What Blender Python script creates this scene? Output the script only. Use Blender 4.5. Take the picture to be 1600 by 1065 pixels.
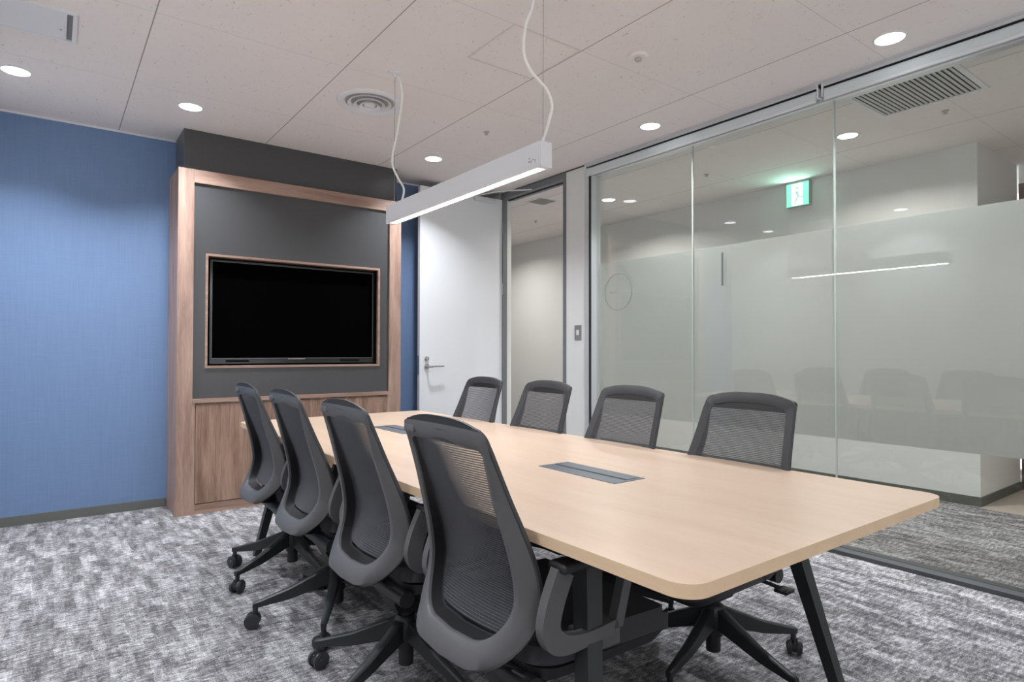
import bpy, bmesh, math, random
from mathutils import Vector, Matrix
pi = math.pi
random.seed(4)
scn = bpy.context.scene
for o in list(bpy.data.objects): bpy.data.objects.remove(o, do_unlink=True)
C = scn.collection

# ------------------------------------------------------------ camera
f_px, YAW, PITCH, ROLL, CAMZ = 964.76, .6425, .0166, .0018, 1.1395
fw = Vector((math.sin(YAW)*math.cos(PITCH), math.cos(YAW)*math.cos(PITCH), math.sin(PITCH)))
rt = Vector((math.cos(YAW), -math.sin(YAW), 0)); up = rt.cross(fw)
r2 = rt*math.cos(ROLL)+up*math.sin(ROLL); u2 = -rt*math.sin(ROLL)+up*math.cos(ROLL)
cd = bpy.data.cameras.new('camera'); cam = bpy.data.objects.new('camera', cd); C.objects.link(cam)
cd.sensor_width = 36; cd.lens = f_px/1600*36; cd.clip_start = .02
M = Matrix((r2, u2, -fw)).transposed().to_4x4(); M.translation = Vector((0, 0, CAMZ)); cam.matrix_world = M
scn.camera = cam

# ------------------------------------------------------------ world, exposure, added window fill
w = bpy.data.worlds.new('daylight'); scn.world = w; w.use_nodes = True
bg = w.node_tree.nodes['Background']; bg.inputs[0].default_value = (.93, .96, 1, 1); bg.inputs[1].default_value = 1.7
scn.view_settings.view_transform = 'Standard'; scn.view_settings.look = 'None'
scn.view_settings.gamma = 1; scn.view_settings.use_curve_mapping = False
scn.view_settings.exposure = 0.15
ROOM_W, CORR_W, PEND_W = 15, 22, 16     # lamp powers

# room sizes
YB, XG, XL, Y0, H = 5.168, 3.568, -.50, -1.3, 2.7
XGL = 3.64          # glass plane
XC = 5.50           # far corridor wall
YC = 4.771          # front of the media cabinet
# invented window behind the camera, added to light the room: portal at the opening
pl = bpy.data.lights.new('window_daylight', 'AREA'); pl.shape = 'RECTANGLE'; pl.size = 3.5; pl.size_y = 1.7
pl.cycles.is_portal = True
po = bpy.data.objects.new('window_daylight', pl); C.objects.link(po)
po.location = (1.5, Y0-.02, 1.6); po.rotation_euler = (-pi/2, 0, 0)

# ------------------------------------------------------------ materials
def srgb(r, g, b):
    f = lambda c: ((c/255+.055)/1.055)**2.4 if c > 10 else c/255/12.92
    return (f(r), f(g), f(b), 1)
MATS = {}
def mat(name, col, rough=.5, metal=0, emit=0, ecol=None, spec=.5, bump=0, bscale=200, coat=0):
    if name in MATS: return MATS[name]
    m = bpy.data.materials.new(name); m.use_nodes = True; nt = m.node_tree
    b = nt.nodes['Principled BSDF']; b.inputs['Base Color'].default_value = col
    b.inputs['Roughness'].default_value = rough; b.inputs['Metallic'].default_value = metal
    b.inputs['Specular IOR Level'].default_value = spec
    b.inputs['Coat Weight'].default_value = coat
    if emit:
        b.inputs['Emission Color'].default_value = ecol or col; b.inputs['Emission Strength'].default_value = emit
    # faint procedural tone variation and optional bump
    tc = nt.nodes.new('ShaderNodeTexCoord'); n = nt.nodes.new('ShaderNodeTexNoise')
    n.inputs['Scale'].default_value = bscale if bump else 6; n.inputs['Detail'].default_value = 3
    nt.links.new(tc.outputs['Object'], n.inputs['Vector'])
    if bump:
        bp = nt.nodes.new('ShaderNodeBump'); bp.inputs['Strength'].default_value = bump; bp.inputs['Distance'].default_value = .001
        nt.links.new(n.outputs['Fac'], bp.inputs['Height']); nt.links.new(bp.outputs[0], b.inputs['Normal'])
    elif not emit:
        r = nt.nodes.new('ShaderNodeMapRange'); r.inputs[3].default_value = max(0, rough-.04); r.inputs[4].default_value = min(1, rough+.04)
        nt.links.new(n.outputs['Fac'], r.inputs[0]); nt.links.new(r.outputs[0], b.inputs['Roughness'])
    MATS[name] = m; return m
def N(nt, t, **k):
    n = nt.nodes.new('ShaderNode'+t)
    for a, v in k.items(): setattr(n, a, v)
    return n
def mth(nt, op, a, b=None, clamp=False):
    n = N(nt, 'Math', operation=op, use_clamp=clamp)
    for i, v in enumerate((a, b)):
        if v is None: continue
        if isinstance(v, (int, float)): n.inputs[i].default_value = v
        else: nt.links.new(v, n.inputs[i])
    return n.outputs[0]
def mixc(nt, fac, a, b):
    n = N(nt, 'Mix', data_type='RGBA')
    for i, v in ((0, fac), (6, a), (7, b)):
        if isinstance(v, (int, float, tuple)): n.inputs[i].default_value = v
        else: nt.links.new(v, n.inputs[i])
    return n.outputs[2]
def wood(name, c1, c2, axis, scale=1, rough=.45, streak=14, contrast=1.0):
    m = bpy.data.materials.new(name); m.use_nodes = True; nt = m.node_tree; L = nt.links
    b = nt.nodes['Principled BSDF']; tc = N(nt, 'TexCoord'); mp = N(nt, 'Mapping')
    s = [streak*scale]*3; s['XYZ'.index(axis)] = 1.1*scale
    mp.inputs['Scale'].default_value = s; L.new(tc.outputs['Object'], mp.inputs[0])
    n1 = N(nt, 'TexNoise'); n1.inputs['Scale'].default_value = 1.3; n1.inputs['Detail'].default_value = 5; n1.inputs['Distortion'].default_value = .6
    L.new(mp.outputs[0], n1.inputs[0])
    n2 = N(nt, 'TexNoise'); n2.inputs['Scale'].default_value = 9; n2.inputs['Detail'].default_value = 4; L.new(mp.outputs[0], n2.inputs[0])
    f = mth(nt, 'ADD', mth(nt, 'MULTIPLY', n1.outputs['Fac'], .7), mth(nt, 'MULTIPLY', n2.outputs['Fac'], .3))
    r = N(nt, 'MapRange'); r.inputs[1].default_value = .5-.16/contrast; r.inputs[2].default_value = .5+.16/contrast; L.new(f, r.inputs[0])
    L.new(mixc(nt, r.outputs[0], c1, c2), b.inputs['Base Color']); b.inputs['Roughness'].default_value = rough
    bp = N(nt, 'Bump'); bp.inputs['Strength'].default_value = .15; bp.inputs['Distance'].default_value = .0005
    L.new(n2.outputs['Fac'], bp.inputs['Height']); L.new(bp.outputs[0], b.inputs['Normal'])
    return m
WOODV = wood('walnut_laminate_vertical', srgb(138, 109, 96), srgb(184, 154, 139), 'Z', rough=.42, contrast=1.1)
WOODD = wood('walnut_laminate_door', srgb(118, 90, 76), srgb(168, 137, 119), 'Z', rough=.42, contrast=1.4)
WOODH = wood('walnut_laminate_horizontal', srgb(138, 109, 96), srgb(180, 150, 135), 'X', rough=.42)
MAPLE = wood('maple_laminate', srgb(190, 164, 143), srgb(203, 179, 159), 'Y', streak=9, rough=.33, contrast=.8)
MAPLE_EDGE = wood('maple_edge_band', srgb(200, 170, 138), srgb(208, 180, 150), 'Y', rough=.4)
BLACK = mat('black_plastic', srgb(30, 30, 32), .45)
SHELL = mat('charcoal_shell', srgb(80, 79, 81), .45)
RIM = mat('dark_grey_rim', srgb(47, 47, 50), .55)
LINER = mat('black_liner', srgb(24, 24, 26), .5)
FABRIC = mat('charcoal_seat_fabric', srgb(48, 48, 52), .9, bump=.4, bscale=600)
WHEEL = mat('wheel_dark_grey', srgb(48, 50, 54), .4)
METALB = mat('black_powder_coated_steel', srgb(38, 40, 42), .45)
DARKPANEL = mat('charcoal_panel_laminate', srgb(73, 73, 75), .36)
WHITE = mat('white_paint', srgb(225, 225, 228), .55)
WALLW = mat('white_wallpaper', srgb(222, 222, 220), .75, bump=.15, bscale=500)
DOORW = mat('door_white', srgb(222, 223, 226), .5)
GREYF = mat('grey_door_frame', srgb(112, 114, 118), .4)
ALU = mat('light_aluminium', srgb(205, 207, 210), .35, metal=.3)
CHROME = mat('satin_chrome', srgb(190, 190, 192), .25, metal=1)
DARKTRACK = mat('dark_floor_track', srgb(72, 74, 78), .45)
BASEB = mat('grey_green_baseboard', srgb(98, 100, 96), .6)
BLINDF = mat('pale_blind_fabric', srgb(212, 220, 222), .7, bump=.2, bscale=900)
SCREEN = mat('black_screen', (.0006, .0006, .0006, 1), .9, spec=.02)
TVGLOSS = mat('glossy_black_bezel', srgb(34, 35, 37), .16)
NICHE = mat('matt_black_niche', srgb(10, 10, 10), .8, spec=.1)
CABLE = mat('white_cord', srgb(244, 242, 238), .5)
WIRE = mat('steel_wire', srgb(150, 150, 150), .35, metal=.8)
BOXG = mat('grey_cable_lid', srgb(98, 104, 112), .4, metal=.4)
BROWN = wood('dark_brown_wood', srgb(92, 66, 54), srgb(120, 88, 72), 'Z', rough=.5)
TILE = mat('beige_floor_tile', srgb(182, 170, 160), .45)
GREYSL = mat('grey_slats', srgb(205, 207, 205), .5)
DARKG = mat('dark_gap', srgb(58, 60, 62), .8)
LAMP = mat('lamp_diffuser', (1, 1, 1, 1), .5, emit=7, ecol=(.93, .96, 1, 1))
LED = mat('led_strip', (1, 1, 1, 1), .5, emit=5, ecol=(.93, .95, 1, 1))
SIGNW = mat('lit_sign_white', (1, 1, 1, 1), .5, emit=1.5, ecol=(.9, 1, .97, 1))
SIGNG = mat('lit_sign_green', srgb(90, 220, 175), .5, emit=1.0, ecol=srgb(150, 245, 210))
SIGNP = mat('sign_pictogram', srgb(150, 190, 178), .5, emit=.7, ecol=srgb(175, 220, 205))

def m_blue():
    m = bpy.data.materials.new('blue_fabric_wallpaper'); m.use_nodes = True; nt = m.node_tree; L = nt.links
    b = nt.nodes['Principled BSDF']; tc = N(nt, 'TexCoord')
    fs = []
    for s in ((90, 90, 3), (4, 4, 120)):
        mp = N(nt, 'Mapping'); mp.inputs['Scale'].default_value = s; L.new(tc.outputs['Object'], mp.inputs[0])
        n = N(nt, 'TexNoise'); n.inputs['Scale'].default_value = 1.5; n.inputs['Detail'].default_value = 4; L.new(mp.outputs[0], n.inputs[0]); fs.append(n.outputs['Fac'])
    f = mth(nt, 'MULTIPLY', mth(nt, 'ADD', fs[0], fs[1]), .5)
    r = N(nt, 'MapRange'); r.inputs[1].default_value = .35; r.inputs[2].default_value = .65; L.new(f, r.inputs[0])
    L.new(mixc(nt, r.outputs[0], srgb(104, 128, 165), srgb(112, 136, 173)), b.inputs['Base Color'])
    b.inputs['Roughness'].default_value = .7
    bp = N(nt, 'Bump'); bp.inputs['Strength'].default_value = .12; bp.inputs['Distance'].default_value = .0004
    L.new(f, bp.inputs['Height']); L.new(bp.outputs[0], b.inputs['Normal']); return m
BLUE = m_blue()

def m_ceiling():
    m = bpy.data.materials.new('mineral_fibre_ceiling_tile'); m.use_nodes = True; nt = m.node_tree; L = nt.links
    b = nt.nodes['Principled BSDF']; tc = N(nt, 'TexCoord'); sp = N(nt, 'SeparateXYZ'); L.new(tc.outputs['Object'], sp.inputs[0])
    def seam(sock, off, pitch, width):
        a = mth(nt, 'DIVIDE', mth(nt, 'SUBTRACT', sock, off), pitch)
        fr = mth(nt, 'SUBTRACT', a, mth(nt, 'ROUND', a))
        return mth(nt, 'LESS_THAN', mth(nt, 'ABSOLUTE', fr), width/pitch/2)
    sx = seam(sp.outputs[0], .374, .911, .006); sy = seam(sp.outputs[1], 2.335, .914, .0035)
    n = N(nt, 'TexNoise'); n.inputs['Scale'].default_value = 75; n.inputs['Detail'].default_value = 2.5; n.inputs['Distortion'].default_value = 1.2
    mp = N(nt, 'Mapping'); mp.inputs['Scale'].default_value = (1, .55, 1); mp.inputs['Rotation'].default_value = (0, 0, .5)
    L.new(tc.outputs['Object'], mp.inputs[0]); L.new(mp.outputs[0], n.inputs[0])
    pit = N(nt, 'MapRange'); pit.inputs[1].default_value = .655; pit.inputs[2].default_value = .72; L.new(n.outputs['Fac'], pit.inputs[0])
    n2 = N(nt, 'TexNoise'); n2.inputs['Scale'].default_value = 3; L.new(tc.outputs['Object'], n2.inputs[0])
    base = mixc(nt, n2.outputs['Fac'], srgb(230, 222, 219), srgb(235, 228, 225))
    c = mixc(nt, mth(nt, 'MULTIPLY', pit.outputs[0], .5), base, srgb(150, 142, 136))
    c = mixc(nt, mth(nt, 'MULTIPLY', sx, .75), c, srgb(120, 114, 110))
    c = mixc(nt, mth(nt, 'MULTIPLY', sy, .32), c, srgb(120, 114, 110))
    L.new(c, b.inputs['Base Color']); b.inputs['Roughness'].default_value = .9
    bp = N(nt, 'Bump', invert=True); bp.inputs['Strength'].default_value = .4; bp.inputs['Distance'].default_value = .001
    L.new(pit.outputs[0], bp.inputs['Height']); L.new(bp.outputs[0], b.inputs['Normal']); return m
CEIL = m_ceiling()

def m_carpet():
    m = bpy.data.materials.new('grey_loop_carpet'); m.use_nodes = True; nt = m.node_tree; L = nt.links
    b = nt.nodes['Principled BSDF']; tc = N(nt, 'TexCoord'); co = tc.outputs['Object']
    def noise(scale, det=3, s=1.0, rough=.6):
        mp = N(nt, 'Mapping'); mp.inputs['Scale'].default_value = scale; L.new(co, mp.inputs[0])
        n = N(nt, 'TexNoise'); n.inputs['Scale'].default_value = s; n.inputs['Detail'].default_value = det; n.inputs['Roughness'].default_value = rough
        L.new(mp.outputs[0], n.inputs[0]); return n.outputs['Fac']
    # blocky woven cells: narrow across X, long along Y
    nv = N(nt, 'TexNoise'); nv.inputs['Scale'].default_value = 9; L.new(co, nv.inputs[0])
    jit = N(nt, 'VectorMath', operation='MULTIPLY_ADD'); L.new(nv.outputs['Color'], jit.inputs[0]); jit.inputs[1].default_value = (.03, .03, 0); L.new(co, jit.inputs[2])
    vm = N(nt, 'VectorMath', operation='SNAP'); L.new(jit.outputs[0], vm.inputs[0]); vm.inputs[1].default_value = (.040, .11, 10)
    wn = N(nt, 'TexWhiteNoise', noise_dimensions='3D'); L.new(vm.outputs[0], wn.inputs[0])
    cell = wn.outputs['Value']
    big = noise((14, 3.6, 1), 3, 1.0)
    streak = noise((60, 9, 1), 4, 1.0)
    rib = noise((22, 70, 1), 3, 1.0)
    fine = noise((170, 170, 1), 4, 1.0, .85)
    def k(s, a): return mth(nt, 'MULTIPLY', mth(nt, 'SUBTRACT', s, .5), a)
    v = mth(nt, 'ADD', mth(nt, 'ADD', k(cell, .34), k(big, 1.2)), mth(nt, 'ADD', k(streak, .8), mth(nt, 'ADD', k(rib, 1.7), k(fine, 3.0))))
    v = mth(nt, 'ADD', v, .43, True)
    cr = N(nt, 'ValToRGB'); e = cr.color_ramp.elements
    e[0].position = .0; e[0].color = srgb(80, 79, 81); e[1].position = 1; e[1].color = srgb(216, 214, 218)
    x = e.new(.42); x.color = srgb(133, 131, 133); x = e.new(.66); x.color = srgb(166, 164, 166)
    L.new(v, cr.inputs[0])
    dk = noise((22, 110, 1), 2, .9)
    lin = N(nt, 'MapRange'); lin.inputs[1].default_value = .64; lin.inputs[2].default_value = .70; L.new(dk, lin.inputs[0])
    c = mixc(nt, mth(nt, 'MULTIPLY', lin.outputs[0], .5), cr.outputs[0], srgb(74, 73, 80))
    L.new(c, b.inputs['Base Color']); b.inputs['Roughness'].default_value = .95; b.inputs['Specular IOR Level'].default_value = .15
    bp = N(nt, 'Bump'); bp.inputs['Strength'].default_value = .6; bp.inputs['Distance'].default_value = .003
    L.new(v, bp.inputs['Height']); L.new(bp.outputs[0], b.inputs['Normal']); return m
CARPET = m_carpet()

def m_glass():
    m = bpy.data.materials.new('clear_glass'); m.use_nodes = True; nt = m.node_tree; L = nt.links
    nt.nodes.remove(nt.nodes['Principled BSDF']); out = nt.nodes['Material Output']
    g = N(nt, 'NewGeometry'); d = N(nt, 'VectorMath', operation='DOT_PRODUCT'); L.new(g.outputs['Incoming'], d.inputs[0]); L.new(g.outputs['Normal'], d.inputs[1])
    c = mth(nt, 'ABSOLUTE', d.outputs['Value'])
    fr = mth(nt, 'ADD', mth(nt, 'MULTIPLY', mth(nt, 'POWER', mth(nt, 'SUBTRACT', 1.0, c, True), 5.0), .955), .045)
    t = N(nt, 'BsdfTransparent'); t.inputs[0].default_value = (.93, .945, .932, 1)
    gl = N(nt, 'BsdfGlossy'); gl.inputs['Roughness'].default_value = .0; gl.inputs[0].default_value = (1, 1, 1, 1)
    mx = N(nt, 'MixShader'); L.new(fr, mx.inputs[0]); L.new(t.outputs[0], mx.inputs[1]); L.new(gl.outputs[0], mx.inputs[2])
    L.new(mx.outputs[0], out.inputs[0]); return m
GLASS = m_glass()
def m_film():
    m = bpy.data.materials.new('frosted_film'); m.use_nodes = True; nt = m.node_tree; L = nt.links
    nt.nodes.remove(nt.nodes['Principled BSDF']); out = nt.nodes['Material Output']
    tr = N(nt, 'BsdfTranslucent'); tr.inputs[0].default_value = (.77, .775, .765, 1)
    df = N(nt, 'BsdfDiffuse'); df.inputs[0].default_value = (.66, .668, .66, 1)
    tp = N(nt, 'BsdfTransparent'); tp.inputs[0].default_value = (.95, .96, .95, 1)
    n = N(nt, 'TexNoise'); n.inputs['Scale'].default_value = 900; tc = N(nt, 'TexCoord'); L.new(tc.outputs['Object'], n.inputs[0])
    r = N(nt, 'MapRange'); r.inputs[3].default_value = .40; r.inputs[4].default_value = .46; L.new(n.outputs['Fac'], r.inputs[0])
    a = N(nt, 'MixShader'); L.new(r.outputs[0], a.inputs[0]); L.new(tr.outputs[0], a.inputs[1]); L.new(df.outputs[0], a.inputs[2])
    b = N(nt, 'MixShader'); b.inputs[0].default_value = .14; L.new(a.outputs[0], b.inputs[1]); L.new(tp.outputs[0], b.inputs[2])
    L.new(b.outputs[0], out.inputs[0]); return m
FILM = m_film()
def m_net():
    m = bpy.data.materials.new('woven_mesh_fabric'); m.use_nodes = True; nt = m.node_tree; L = nt.links
    b = nt.nodes['Principled BSDF']; b.inputs['Base Color'].default_value = srgb(62, 62, 67); b.inputs['Roughness'].default_value = .8
    tc = N(nt, 'TexCoord'); sp = N(nt, 'SeparateXYZ'); L.new(tc.outputs['Object'], sp.inputs[0])
    def stripe(s, pitch):
        a = mth(nt, 'SINE', mth(nt, 'MULTIPLY', s, 2*pi/pitch)); return mth(nt, 'ADD', mth(nt, 'MULTIPLY', a, .5), .5)
    rows = stripe(sp.outputs[2], .0062); cols = stripe(sp.outputs[1], .0042)
    nz = N(nt, 'TexNoise'); nz.inputs['Scale'].default_value = 140; L.new(tc.outputs['Object'], nz.inputs[0])
    # open fraction of the weave, closing as it is seen more obliquely (the threads have thickness)
    g = N(nt, 'NewGeometry'); dt = N(nt, 'VectorMath', operation='DOT_PRODUCT'); L.new(g.outputs['Incoming'], dt.inputs[0]); L.new(g.outputs['Normal'], dt.inputs[1])
    cs = mth(nt, 'MAXIMUM', mth(nt, 'ABSOLUTE', dt.outputs['Value']), .05)
    tn = mth(nt, 'DIVIDE', mth(nt, 'SQRT', mth(nt, 'SUBTRACT', 1.0, mth(nt, 'MULTIPLY', cs, cs), True)), cs)
    op = mth(nt, 'DIVIDE', mth(nt, 'SUBTRACT', 2.5, tn), 1.2, True)
    a = mth(nt, 'ADD', mth(nt, 'MULTIPLY', rows, -.62), .76)
    a = mth(nt, 'ADD', a, mth(nt, 'MULTIPLY', cols, -.14))
    a = mth(nt, 'ADD', a, mth(nt, 'MULTIPLY', mth(nt, 'SUBTRACT', nz.outputs['Fac'], .5), .3), True)
    a = mth(nt, 'SUBTRACT', 1.0, mth(nt, 'MULTIPLY', a, mth(nt, 'MULTIPLY', op, .85)), True)
    L.new(a, b.inputs['Alpha']); return m
NET = m_net()

# ------------------------------------------------------------ mesh helpers
def add_box(bm, x0, x1, y0, y1, z0, z1, bev=0, seg=2, m=None):
    mt = Matrix.Translation(((x0+x1)/2, (y0+y1)/2, (z0+z1)/2)) @ Matrix.Diagonal((abs(x1-x0), abs(y1-y0), abs(z1-z0), 1))
    if m is not None: mt = m @ mt
    r = bmesh.ops.create_cube(bm, size=1, matrix=mt)
    if bev:
        es = list({e for v in r['verts'] for e in v.link_edges})
        bmesh.ops.bevel(bm, geom=es, offset=bev, segments=seg, affect='EDGES', profile=.5)
def add_cyl(bm, p, r1, r2, h, seg=32, axis='Z', bev=0):
    R = {'Z': Matrix(), 'X': Matrix.Rotation(pi/2, 4, 'Y'), 'Y': Matrix.Rotation(-pi/2, 4, 'X')}[axis]
    r = bmesh.ops.create_cone(bm, cap_ends=True, segments=seg, radius1=r1, radius2=r2, depth=h, matrix=Matrix.Translation(p) @ R)
    if bev:
        es = [e for e in {e for v in r['verts'] for e in v.link_edges} if any(len(f.verts) > 4 for f in e.link_faces)]
        bmesh.ops.bevel(bm, geom=es, offset=bev, segments=2, affect='EDGES')
def add_tube(bm, pts, r, seg=10, caps=True):
    pts = [Vector(p) for p in pts]; rings = []; n = len(pts); ref = None
    for i, p in enumerate(pts):
        d = (pts[min(i+1, n-1)]-pts[max(i-1, 0)]).normalized()
        if ref is None: ref = d.orthogonal().normalized()
        ref = (ref-d*ref.dot(d)).normalized(); b = d.cross(ref)
        rr = r[i] if isinstance(r, (list, tuple)) else r
        rings.append([bm.verts.new(p+ref*rr*math.cos(a)+b*rr*math.sin(a)) for a in [2*pi*k/seg for k in range(seg)]])
    for i in range(n-1):
        for k in range(seg): bm.faces.new((rings[i][k], rings[i][(k+1) % seg], rings[i+1][(k+1) % seg], rings[i+1][k]))
    if caps: bm.faces.new(rings[0][::-1]); bm.faces.new(rings[-1])
def smooth_path(pts, k=6):
    pts = [Vector(p) for p in pts]; out = []
    P = [pts[0]]+pts+[pts[-1]]
    for i in range(1, len(P)-2):
        a, b, c, d = P[i-1], P[i], P[i+1], P[i+2]
        for j in range(k):
            t = j/k
            out.append(.5*((2*b)+(c-a)*t+(2*a-5*b+4*c-d)*t*t+(3*b-a-3*c+d)*t**3))
    out.append(pts[-1]); return out
def add_lathe(bm, prof, p=(0, 0, 0), seg=48):
    rings = []
    for r, z in prof: rings.append([bm.verts.new((p[0]+r*math.cos(a), p[1]+r*math.sin(a), p[2]+z)) for a in [2*pi*k/seg for k in range(seg)]] if r > 1e-6 else [bm.verts.new((p[0], p[1], p[2]+z))])
    for A, B in zip(rings, rings[1:]):
        for k in range(seg):
            k2 = (k+1) % seg
            if len(A) == 1 and len(B) == 1: continue
            if len(A) == 1: bm.faces.new((A[0], B[k2], B[k]))
            elif len(B) == 1: bm.faces.new((A[k], A[k2], B[0]))
            else: bm.faces.new((A[k], A[k2], B[k2], B[k]))
def add_prism(bm, pts, z0, z1, bev=0):
    lo = [bm.verts.new((x, y, z0)) for x, y in pts]; hi = [bm.verts.new((x, y, z1)) for x, y in pts]; n = len(pts)
    bm.faces.new(lo[::-1]); top = bm.faces.new(hi)
    for i in range(n): bm.faces.new((lo[i], lo[(i+1) % n], hi[(i+1) % n], hi[i]))
    return top
def add_hull_leg(bm, secs):
    # secs: list of rectangles (4 points each), lofted
    rs = [[bm.verts.new(p) for p in s] for s in secs]
    for A, B in zip(rs, rs[1:]):
        n = len(A)
        for k in range(n): bm.faces.new((A[k], A[(k+1) % n], B[(k+1) % n], B[k]))
    bm.faces.new(rs[0][::-1]); bm.faces.new(rs[-1])
def obj(name, bm, m, parent=None, smooth=None, label=None, kind=None, loc=None):
    bmesh.ops.recalc_face_normals(bm, faces=bm.faces)
    me = bpy.data.meshes.new(name); bm.to_mesh(me); bm.free()
    for mm in (m if isinstance(m, (list, tuple)) else [m]): me.materials.append(mm)
    if smooth is not None:
        me.polygons.foreach_set('use_smooth', [True]*len(me.polygons))
        me.set_sharp_from_angle(angle=math.radians(smooth))
    o = bpy.data.objects.new(name, me); C.objects.link(o)
    if parent: o.parent = parent
    if loc: o.location = loc
    if label: o['label'] = label
    if kind: o['kind'] = kind
    return o
def BM(): return bmesh.new()
def thing(name, label, cat, loc=(0, 0, 0), rz=0, group=None):
    o = bpy.data.objects.new(name, None); C.objects.link(o); o.location = loc; o.rotation_euler = (0, 0, rz)
    o.empty_display_size = .1
    o['label'] = label; o['category'] = cat
    if group: o['group'] = group
    return o
def tag(o, label, cat, group=None):
    o['label'] = label; o['category'] = cat
    if group: o['group'] = group
    return o
def struct(name, boxes, m, parent=None, label=None, bev=0):
    bm = BM()
    for b in boxes: add_box(bm, *b, bev=bev)
    o = obj(name, bm, m, parent, label=label)
    if not parent: o['kind'] = 'structure'
    return o
def box(name, b, m, parent=None, bev=0, label=None, smooth=None):
    bm = BM(); add_box(bm, *b, bev=bev); return obj(name, bm, m, parent, smooth, label)
def dup(root, loc, rz, label, group=None):
    r = root.copy(); C.objects.link(r); r.location = loc; r.rotation_euler = (0, 0, rz); r['label'] = label
    if group: r['group'] = group
    for ch in list(root.children):
        c = ch.copy(); C.objects.link(c); c.parent = r
        for g in ch.children:
            d = g.copy(); C.objects.link(d); d.parent = c
    return r

# ------------------------------------------------------------ the setting
struct('floor', [(XL-.1, 7.6, Y0-.1, 9.2, -.1, 0)], CARPET)
struct('ceiling', [(XL-.1, 7.6, Y0-.1, 9.2, H, H+.1)], CEIL)
struct('wall_back', [(XL-.1, XG+.1, YB, YB+.12, 0, H)], BLUE)
struct('wall_left', [(XL-.1, XL, Y0-.1, YB, 0, H)], WALLW)
struct('wall_rear', [(XL, XG+.1, Y0-.1, Y0, 0, .75), (XL, XG+.1, Y0-.1, Y0, 2.45, H), (XL, -.25, Y0-.1, Y0, .75, 2.45), (3.25, XG+.1, Y0-.1, Y0, .75, 2.45)], WALLW)
struct('wall_right', [(XG, XG+.11, 3.745, 3.985, 0, H-.012), (XG, XG+.11, 4.95, YB, 0, H), (XG+.045, XG+.11, 4.93, 4.95, 0, 2.69), (XG+.0, XG+.11, 4.9, 4.95, 2.69, H)], WALLW)
struct('wall_corridor', [(XC, XC+.95, 1.585, 9.1, 0, H)], WALLW)
struct('wall_corridor_end', [(XG+.1, 7.5, 9.1, 9.2, 0, H)], WALLW)
struct('wall_corridor_side', [(XG+.03, XG+.11, YB+.12, 9.1, 0, H)], WALLW)
struct('wall_corridor_near', [(XG+.1, 7.5, Y0-.1, Y0, 0, H)], WALLW)
struct('wall_lobby', [(6.50, 6.60, Y0, 1.585, 0, H)], WALLW)
struct('floor_lobby', [(5.44, 6.50, Y0, 1.574, 0, .004)], TILE)
struct('baseboard_back', [(XL, .69, YB-.012, YB, 0, .062), (2.40, XG, YB-.012, YB, 0, .062)], BASEB)
struct('baseboard_left', [(XL, XL+.012, Y0, YB-.012, 0, .062)], BASEB)
struct('baseboard_right', [(XG-.008, XG, 3.745, 3.985, 0, .062)], BASEB)
struct('baseboard_corridor', [(XC-.01, XC, 1.575, 9.1, 0, .07), (XC, XC+.95, 1.575, 1.585, 0, .07)], BASEB)
struct('trim_1', [(XL, .737, YB-.012, YB, H-.012, H), (2.37, XG, YB-.012, YB, H-.012, H)], WHITE)
struct('shadow_gap_strip', [(XG-.004, XG+.12, 3.745, 4.95, H-.012, H)], DARKTRACK)  # dark strip standing in for the shaded gap above door and wall
struct('trim_9', [(XG-.020, XG+.12, Y0, 3.745, H-.012, H)], ALU)
# glass partition: floor track, head trim, end post
struct('trim_3', [(XG, XGL+.06, Y0, 3.745, 0, .022)], DARKTRACK)
struct('trim_4', [(XGL-.03, XGL+.045, Y0, 3.745, H-.10, H-.012)], ALU)
struct('trim_5', [(XG-.006, XGL+.05, 3.70, 3.75, .022, H-.012)], ALU)
struct('trim_6', [(XG-.007, XG+.010, 3.688, 3.70, .022, H-.10)], mat('black_gasket', srgb(28, 30, 34), .6))
struct('trim_8', [(XG+.010, XGL+.045, 3.688, 3.70, .022, H-.10)], ALU)
joints = [3.688, 2.725, 1.737, .750, -.237, Y0]
for i in range(5):
    a, b = joints[i+1], joints[i]
    g = struct('window_%d' % (i+1), [(XGL-.005, XGL+.005, a+.004, b-.002, .022, H-.10)], GLASS)
    box('frosted_film', (XGL+.006, XGL+.008, a+.003, b-(.004 if i else .03), .64, 1.858), FILM, g, label='frosted film band across the clear glass')
    if i < 4: box('joint_seal', (XGL-.007, XGL+.007, a-.003, a+.0035, .022, H-.10), mat('pale_joint_seal', srgb(188, 196, 190), .25), g)
# frame of the rear window added for fill light, never in view
wf = struct('window_6', [(-.25, 3.25, Y0-.06, Y0-.02, .75, .80), (-.25, 3.25, Y0-.06, Y0-.02, 2.40, 2.45), (-.25, -.20, Y0-.06, Y0-.02, .80, 2.40), (3.20, 3.25, Y0-.06, Y0-.02, .80, 2.40), (1.475, 1.525, Y0-.06, Y0-.02, .80, 2.40)], ALU)

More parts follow.
